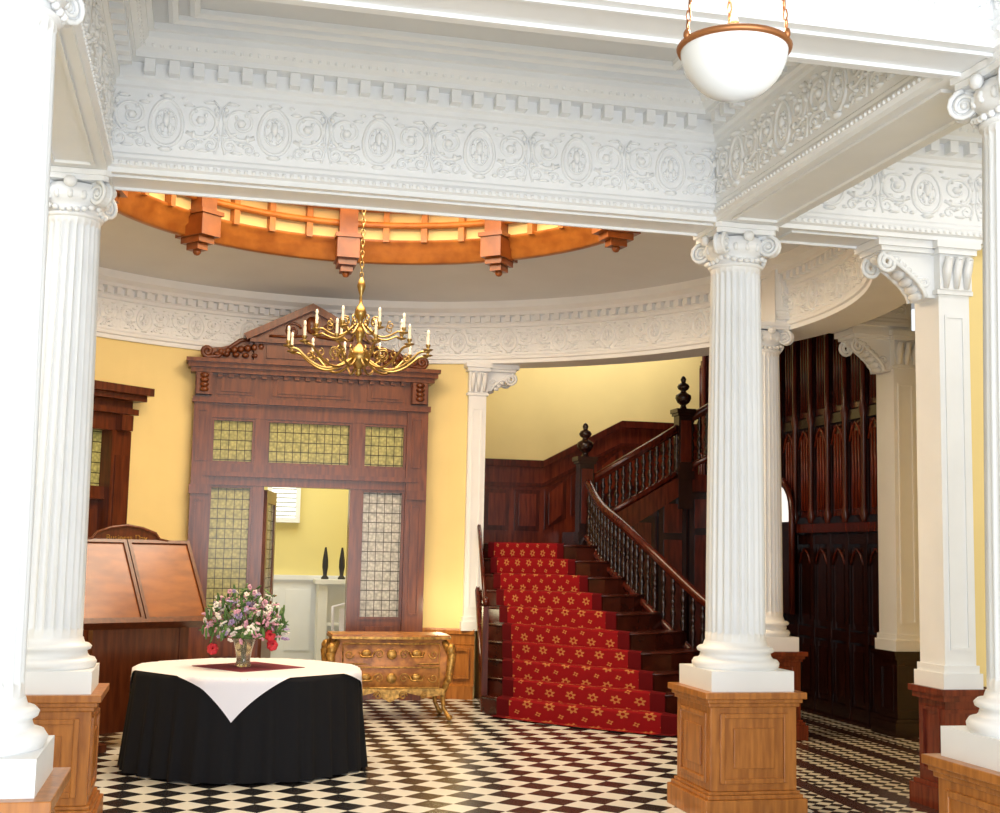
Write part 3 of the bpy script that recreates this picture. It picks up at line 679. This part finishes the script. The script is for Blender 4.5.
for (xx,yy,sx,sy) in ((X0,Y0,-1,-1),(X1,Y0,1,-1),(X0,Y1,-1,0),(X1,Y1,1,0)):
    mb.tube([(xx-sx*.01,yy,.74),(xx+sx*.06,yy+sy*.06,.62),(xx+sx*.04,yy+sy*.04,.42),(xx-sx*.01,yy,.25),(xx-sx*.0,yy,.12),(xx+sx*.04,yy+sy*.03,.04),(xx+sx*.055,yy+sy*.04,.03)],[.03,.045,.038,.028,.02,.022,.03],8,GOLD)
    mb.ell((xx+sx*.05,yy+sy*.04,.03),(.035,.035,.03),GOLD,8,5)
    mb.ell((xx+sx*.05,yy+sy*.06,.66),(.05,.045,.07),GOLD,8,5)
    mb.ell((xx+sx*.04,yy+sy*.05,.40),(.035,.035,.05),GOLD,8,5)
mb.obj('chest_body',e)
# ------------------------------------------------------------------ lectern
e=empty('display_lectern'); mb=MB()
M=T((-.40,10.85,0))@RZ(math.radians(30)); tilt=Matrix.Rotation(math.radians(-32),4,'X')
MT=M@T((0,0,.98))@tilt
BW=simple('board_wood',(.25,.07,.013),.2,nscale=4,stretch=(1,1,4),col2=(.16,.038,.008))
mb.box(-.58,.58,0,.04,0,.76,OAKD,MT)
for a,b_ in ((-.58,-.005),(.005,.58)):
    mb.box(a+.03,b_-.03,-.02,0,.03,.73,BW,MT)
    mb.frm(a,b_,0,.76,.03,-.035,-.0,OAKD,MT)
hy,hz=math.sin(math.radians(32))*.74,math.cos(math.radians(32))*.74
MH=M@T((0,hy,.98+hz))
hd=[(-.40,-.06),(-.40,.02),(-.30,.04),(-.26,.09),(-.14,.13),(0,.15),(.14,.13),(.26,.09),(.30,.04),(.40,.02),(.40,-.06)]
mb.prism(hd,-.01,.03,OAKD,MH,'y')
mb.tube([(p[0],-.012,p[1]) for p in hd[1:-1]],.014,6,OAKD,MH)
mb.box(-.60,.60,-.06,.05,-.03,0,OAKD,MT)
mb.box(-.42,-.34,.03,.11,0,1.02,OAKD,M); mb.box(.34,.42,.03,.11,0,1.02,OAKD,M); mb.box(-.34,.34,.04,.09,.12,.98,OAKD,M)
for xx in (-.38,.38): mb.box(xx-.05,xx+.05,-.12,.35,0,.06,OAKD,M)
mb.obj('reading_board',e)
fc=bpy.data.curves.new('sign_lettering','FONT'); fc.body='Business Day'; fc.size=.07; fc.align_x='CENTER'; fc.extrude=.002; fc.materials.append(GOLD)
fo=bpy.data.objects.new('sign_lettering',fc); bpy.context.collection.objects.link(fo); fo.parent=e; fo.matrix_world=MH@T((0,-.014,.025))@Matrix.Rotation(pi/2,4,'X')
# ------------------------------------------------------------------ staircase
def lerpP(tab,k):
    for (k0,p0),(k1,p1) in zip(tab[:-1],tab[1:]):
        if k<=k1: t=(k-k0)/(k1-k0); return (p0[0]+(p1[0]-p0[0])*t,p0[1]+(p1[1]-p0[1])*t)
    return tab[-1][1]
TA=[(0,(2.84,12.85)),(5,(3.0,13.75)),(10,(3.1,14.65)),(11,(3.1,14.9))]
TB=[(0,(2.95,12.60)),(1,(3.04,12.75)),(4,(3.16,13.3)),(10,(3.22,14.55)),(11,(3.22,14.8))]
TC=[(0,(4.27,11.10)),(4.5,(4.10,12.12)),(7.2,(4.02,13.2)),(10,(3.92,14.2)),(11,(3.92,14.5))]
TD=[(0,(5.15,11.75)),(3,(5.02,12.25)),(5.5,(4.64,12.85)),(8.5,(4.40,13.75)),(10,(4.34,14.22)),(11,(4.34,14.5))]
RS=.17
def outline(k):
    a,b_,c,d_=[Vector(lerpP(t,k)) for t in (TA,TB,TC,TD)]
    pts=[a,b_]
    m_=(b_+c)/2+ (Vector((-(c-b_).y,(c-b_).x))).normalized()*(-.16*(1-k/11))
    for t in (.25,.5,.75): pts.append(b_*(1-t)**2+m_*2*t*(1-t)+c*t*t)
    pts.append(c)
    m2=(c+d_)/2+Vector((.15,-.12))*(1-k/11)
    for t in (.33,.66): pts.append(c*(1-t)**2+m2*2*t*(1-t)+d_*t*t)
    pts.append(d_); return pts
mb=MB()
TRD=simple('stair_tread_wood',(.07,.012,.006),.25,nscale=5,col2=(.035,.006,.003))
for k in range(0,10):
    o1=outline(k); o2=outline(k+1); z0,z1=0,RS*(k+1); n=len(o1)
    V=[(p.x,p.y,z1) for p in o1]+[(p.x,p.y,z1) for p in o2]+[(p.x,p.y,z0) for p in o1]+[(p.x,p.y,z0) for p in o2]
    F=[(i,i+1,n+i+1,n+i) for i in range(n-1)]+[(2*n+i,2*n+i+1,i+1,i) for i in range(n-1)]+[(0,n,3*n,2*n),(n-1,3*n-1,4*n-1,2*n-1)]
    mb.add(V,F,TRD)
    mb.tube([(p.x,p.y,z1-.012) for p in o1],.016,6,TRD)
mb.prism([(2.98,14.6),(4.34,14.45),(4.5,14.35),(4.5,15.86),(3.35,15.86)],0,RS*10-.002,TRD)
for i in range(4): mb.box(4.5+.28*i,4.78+.28*i if i<3 else 5.7,14.32,15.86,0,RS*(11+i),TRD)
mb.box(5.7,6.34,14.32,15.86,0,RS*14,TRD)
for i in range(5):
    xa=4.45+i*.38; zt=1.7+max(0,(xa+.17-4.4))*.6
    zt=min(zt,2.35); xb=min(xa+.34,6.33)
    mb.box(xa,xb,14.24,14.30,.1,zt,EBON); mb.box(xa+.06,xb-.06,14.22,14.25,.2,zt-.5,MAH); mb.box(xa+.06,xb-.06,14.22,14.25,zt-.42,zt-.08,MAH)
mb.prism([(4.38,1.62),(5.55,2.36),(6.34,2.36),(6.34,2.56),(5.5,2.56),(4.38,1.9)],14.2,14.31,MAH,None,'y')
mb.obj('staircase')
me_v=[];me_f=[];uvs=[]
def crow(k,z,off,vc):
    pts=outline(k)[1:6]; out=[]; rng=[]
    for a,b_ in zip(pts[:-1],pts[1:]):
        for t in (0,.25,.5,.75): rng.append(a*(1-t)+b_*t)
    rng.append(pts[-1])
    dirv=(pts[-1]-pts[0]); nv=Vector((dirv.y,-dirv.x)).normalized()
    L_=0; last=None
    for i,p in enumerate(rng):
        if last is not None: L_+=(p-last).length
        last=p; out.append(((p.x+nv.x*off,p.y+nv.y*off,z),((L_),vc)))
    s_=1.35/max(L_,.01)
    return [(p,(u[0]*s_,u[1])) for p,u in out]
rows=[]; v=0
rows.append(crow(0,.012,.16,v)); v+=.12; rows.append(crow(0,.012,.03,v))
for k in range(0,10):
    v+=.17; rows.append(crow(k,RS*(k+1)+.0,.034,v)); v+=.02; rows.append(crow(k,RS*(k+1)+.014,.01,v))
    v+=.24; rows.append(crow(k+1,RS*(k+1)+.014,.03 if k<9 else -1.0,v))
for r_ in rows:
    for p,u in r_: me_v.append(p); uvs.append(u)
K=len(rows[0])
for j in range(len(rows)-1):
    for i in range(K-1): me_f.append((j*K+i,j*K+i+1,(j+1)*K+i+1,(j+1)*K+i))
me=bpy.data.meshes.new('stair_carpet'); me.from_pydata(me_v,[],me_f); ul=me.uv_layers.new(name='UVMap')
for l in me.loops: ul.data[l.index].uv=uvs[l.vertex_index]
me.materials.append(CARPET); o=bpy.data.objects.new('stair_carpet',me); bpy.context.collection.objects.link(o)
def baluster(mb,x,y,z0,z1,mat=EBON):
    h=z1-z0; pr=[(.024,0),(.024,.08),(.014,.1),(.030,.16),(.016,.22),(.034,.32),(.024,.42),(.014,.48),(.030,.53),(.014,.58),(.024,.66),(.034,.74),(.016,.84),(.028,.88),(.014,.92),(.024,.95),(.024,1)]
    mb.lathe([(r,z0+h*t) for r,t in pr],8,(x,y),mat,cap=False)
def rail(mb,P,mat=MAH):
    mb.tube(P,.045,8,mat); mb.tube([(p[0],p[1],p[2]-.035) for p in P],.032,6,mat)
mb=MB()
def catm(P,n=12):
    P=[Vector(p) for p in P]; out=[]
    for i in range(len(P)-1):
        p0=P[max(i-1,0)];p1=P[i];p2=P[i+1];p3=P[min(i+2,len(P)-1)]
        for j in range(n):
            t=j/n; out.append(.5*((2*p1)+(-p0+p2)*t+(2*p0-5*p1+4*p2-p3)*t*t+(-p0+3*p1-3*p2+p3)*t**3))
    out.append(P[-1]); return out
base=catm([(5.28,11.75,.30),(5.02,12.3,.52),(4.62,12.85,1.03),(4.46,13.35,1.32),(4.36,13.8,1.54),(4.33,14.2,1.80)])
railp=[Vector((p.x,p.y,p.z+.62)) for p in base]
rail(mb,railp); mb.tube(base,.045,6,MAH)
for i in range(len(base)-1):
    a,b_=base[i],base[i+1]
    mb.add([(a.x,a.y,max(0,a.z-.32)),(b_.x,b_.y,max(0,b_.z-.32)),(b_.x,b_.y,b_.z),(a.x,a.y,a.z)],[(0,1,2,3)],MAH)
acc=0;last=base[0]
for p in base:
    acc+=(Vector((p.x,p.y))-Vector((last.x,last.y))).length; last=p
    if acc>.072: baluster(mb,p.x,p.y,p.z,p.z+.6); acc=0
mb.box(5.24,5.38,11.66,11.80,0,1.15,MAH); mb.ell((5.31,11.73,1.22),(.08,.08,.08),MAH,12,8)
rail(mb,[(4.36,14.27,2.44),(5.5,14.27,3.14)]); mb.tube([(4.36,14.27,1.93),(5.5,14.27,2.60)],.04,6,MAH)
for i in range(13): x=4.45+.082*i; z=1.95+(x-4.4)*.60; baluster(mb,x,14.27,z,z+.5)
rail(mb,[(5.55,14.27,3.2),(6.34,14.27,3.68)]); mb.tube([(5.55,14.27,2.62),(6.34,14.27,3.05)],.04,6,MAH)
for i in range(8): x=5.63+.09*i; z=2.66+(x-5.55)*.55; baluster(mb,x,14.27,z,z+.55)
mb.box(2.84,2.90,12.90,12.96,0,1.05,MAH); mb.ell((2.87,12.93,1.10),(.04,.04,.05),MAH,8,6)
mb.tube([(2.87,12.93,1.02),(2.93,13.4,1.45),(3.00,13.9,1.82),(3.08,14.5,2.3)],.022,6,MAH)
mb.tube([(2.87,12.93,.25),(2.92,13.3,.55),(3.00,13.9,1.1),(3.08,14.5,1.75)],.03,6,MAH)
mb.obj('stair_balustrade')
def newel(name,x,y,z0,zt,w=.075):
    mb=MB(); zc=zt-.42
    mb.box(x-w,x+w,y-w,y+w,z0-.35,zc,EBON); mb.box(x-w-.02,x+w+.02,y-w-.02,y+w+.02,z0+.0,z0+.1,EBON)
    mb.box(x-w+.02,x+w-.02,y-w-.012,y,z0+.2,zc-.12,MAH)
    mb.box(x-w-.02,x+w+.02,y-w-.02,y+w+.02,zc-.06,zc-.03,EBON); mb.box(x-w-.035,x+w+.035,y-w-.035,y+w+.035,zc-.03,zc+.02,EBON)
    mb.lathe([(.05,zc+.02),(.035,zc+.05),(.03,zc+.07),(.07,zc+.10),(.095,zc+.15),(.09,zc+.19),(.04,zc+.22),(.03,zc+.24),(.06,zc+.26),(.075,zc+.29),(.06,zc+.32),(.025,zc+.34),(.03,zc+.36),(.035,zc+.38),(.02,zc+.41),(.002,zc+.42)],16,(x,y),EBON)
    mb.obj(name)
newel('newel_post',4.32,14.3,1.75,3.12,.085); newel('newel_post.001',5.52,14.28,2.5,3.73,.085)
mb=MB(); mb.box(2.7,8.4,16,16.2,0,5.4,YEL); mb.obj('wall_stair_back')
mb=MB()
top=[(3.45,2.74),(4.25,2.74),(5.3,3.30),(6.38,3.30)]
mb.prism([(3.45,0)]+top+[(6.38,0)],15.95,15.995,REDW,None,'y')
for (xa,za),(xb,zb) in zip(top[:-1],top[1:]):
    mb.prism([(xa,za-.05),(xa,za+.04),(xb,zb+.04),(xb,zb-.05)],15.88,15.96,MAH,None,'y')
    mb.prism([(xa,za-.30),(xa,za-.25),(xb,zb-.25),(xb,zb-.30)],15.92,15.96,MAH,None,'y')
    k=max(1,round((xb-xa)/.36))
    for i in range(k):
        x0=xa+(xb-xa)*(i+.1)/k; x1=xa+(xb-xa)*(i+.9)/k; s=(zb-za)/(xb-xa)
        t0=za+s*(x0-xa)-.34; t1=za+s*(x1-xa)-.34
        mb.prism([(x0,t0-.52),(x0,t0),(x1,t1),(x1,t1-.52)],15.925,15.955,MAH,None,'y')
        mb.prism([(x0+.05,t0-.46),(x0+.05,t0-.05),(x1-.05,t1-.05),(x1-.05,t1-.46)],15.905,15.93,REDW,None,'y')
mb.obj('wainscot_panelling')
mb=MB(); mb.prism([(2.9,14.4),(3.08,14.4),(3.42,15.98),(2.9,15.98)],0,5.4,YEL); mb.obj('wall_stair_left')
# right-hand carved panelling
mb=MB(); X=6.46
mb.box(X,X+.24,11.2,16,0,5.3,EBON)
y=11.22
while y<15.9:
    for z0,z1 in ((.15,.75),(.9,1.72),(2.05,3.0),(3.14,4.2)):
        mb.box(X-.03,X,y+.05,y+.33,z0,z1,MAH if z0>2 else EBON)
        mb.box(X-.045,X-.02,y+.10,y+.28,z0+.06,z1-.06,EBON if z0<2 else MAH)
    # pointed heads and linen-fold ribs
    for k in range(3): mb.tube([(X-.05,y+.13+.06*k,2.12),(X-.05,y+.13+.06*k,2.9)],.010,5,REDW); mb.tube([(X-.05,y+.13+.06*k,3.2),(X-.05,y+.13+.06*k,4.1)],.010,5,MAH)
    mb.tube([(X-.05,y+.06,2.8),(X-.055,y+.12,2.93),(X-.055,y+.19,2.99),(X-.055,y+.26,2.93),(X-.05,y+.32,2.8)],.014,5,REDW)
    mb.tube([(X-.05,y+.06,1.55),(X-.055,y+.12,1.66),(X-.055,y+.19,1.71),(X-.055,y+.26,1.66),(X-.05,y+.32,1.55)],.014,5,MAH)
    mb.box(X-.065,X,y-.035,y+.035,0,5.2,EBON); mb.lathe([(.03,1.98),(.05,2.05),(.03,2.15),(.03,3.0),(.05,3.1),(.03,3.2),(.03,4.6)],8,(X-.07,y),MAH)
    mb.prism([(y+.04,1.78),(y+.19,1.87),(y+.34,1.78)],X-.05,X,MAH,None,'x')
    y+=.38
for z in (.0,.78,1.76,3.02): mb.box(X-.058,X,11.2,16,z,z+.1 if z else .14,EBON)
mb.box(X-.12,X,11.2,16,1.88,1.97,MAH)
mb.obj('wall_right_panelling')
mb=MB(); P=[(13.0,1.0),(13.0,2.1)]+[(13.4-.4*math.cos(pi*i/10),2.1+.4*math.sin(pi*i/10)) for i in range(1,10)]+[(13.8,2.1),(13.8,1.0)]
mb.prism(P,X-.17,X-.13,EBON,None,'x')
P2=[(13.4+(p[0]-13.4)*.82,2.0 if p[1]<1.5 else 2.1+(p[1]-2.1)*.82) for p in P]
mb.prism(P2,X-.185,X-.17,simple('arch_glass',(.9,.9,.88),.3,emit=(1,1,.97),estr=.8),None,'x')
mb.tube([(X-.17,p[0],p[1]) for p in P],.035,6,MAH); mb.obj('window_2')
# ------------------------------------------------------------------ lights
def area(name,loc,rot,sx,sy,p,col=(1,1,1)):
    l=bpy.data.lights.new(name,'AREA'); l.shape='RECTANGLE'; l.size=sx; l.size_y=sy; l.energy=p; l.color=col
    o=bpy.data.objects.new(name,l); o.location=loc; o.rotation_euler=rot; bpy.context.collection.objects.link(o); return o
area('entrance_daylight',(1.2,-2.2,1.7),(math.radians(105),0,0),6,3.2,540,(.94,.97,1))
area('stair_fill_light',(5.0,15.0,5.2),(0,0,0),2.5,1.4,70,(1,.95,.84))  # overhead fill added to brighten the stairwell's yellow wall, no window modelled here
area('back_room_light',(.9,16,4.1),(0,0,0),2.5,2,100,(1,1,.9))
area('skylight_light',(C[0],C[1],5.0),(0,0,0),2.2,2.2,125,(1,.93,.80))
area('side_hall_light',(-2.2,6.0,4.5),(0,0,0),1.5,2,60,(.97,.98,1))
area('aisle_fill_light',(5.2,6.2,4.5),(0,0,0),1.2,1.2,22,(1,.98,.95))  # extra fill, added to lift the yellow partition wall beside the pilaster
area('portal_back_light',(-1.9,14.6,2.6),(math.radians(-90),0,math.radians(-40)),1.5,1.5,40,(1,1,.8))
def pt(name,loc,p,col,r=.1):
    l=bpy.data.lights.new(name,'POINT'); l.energy=p; l.color=col; l.shadow_soft_size=r
    o=bpy.data.objects.new(name,l); o.location=loc; bpy.context.collection.objects.link(o)
pt('dado_uplight',(2.55,13.6,1.0),7,(1,.88,.55))
pt('pendant_bulb',(1.36,3.15,3.10),15,(1,.95,.88),.08)
w=bpy.data.worlds.new('world'); bpy.context.scene.world=w; w.use_nodes=True
w.node_tree.nodes['Background'].inputs[0].default_value=(.92,.96,1,1); w.node_tree.nodes['Background'].inputs[1].default_value=1.2
# ------------------------------------------------------------------ camera
cd=bpy.data.cameras.new('camera'); cd.sensor_width=36; cd.lens=46.27; cam=bpy.data.objects.new('camera',cd); bpy.context.collection.objects.link(cam)
cam.matrix_world=T((0,0,1.6))@Matrix.Rotation(-.2263,4,'Z')@Matrix.Rotation(pi/2+.1130,4,'X')@Matrix.Rotation(.0211,4,'Z')
bpy.context.scene.camera=cam
bpy.context.scene.view_settings.view_transform='Standard'
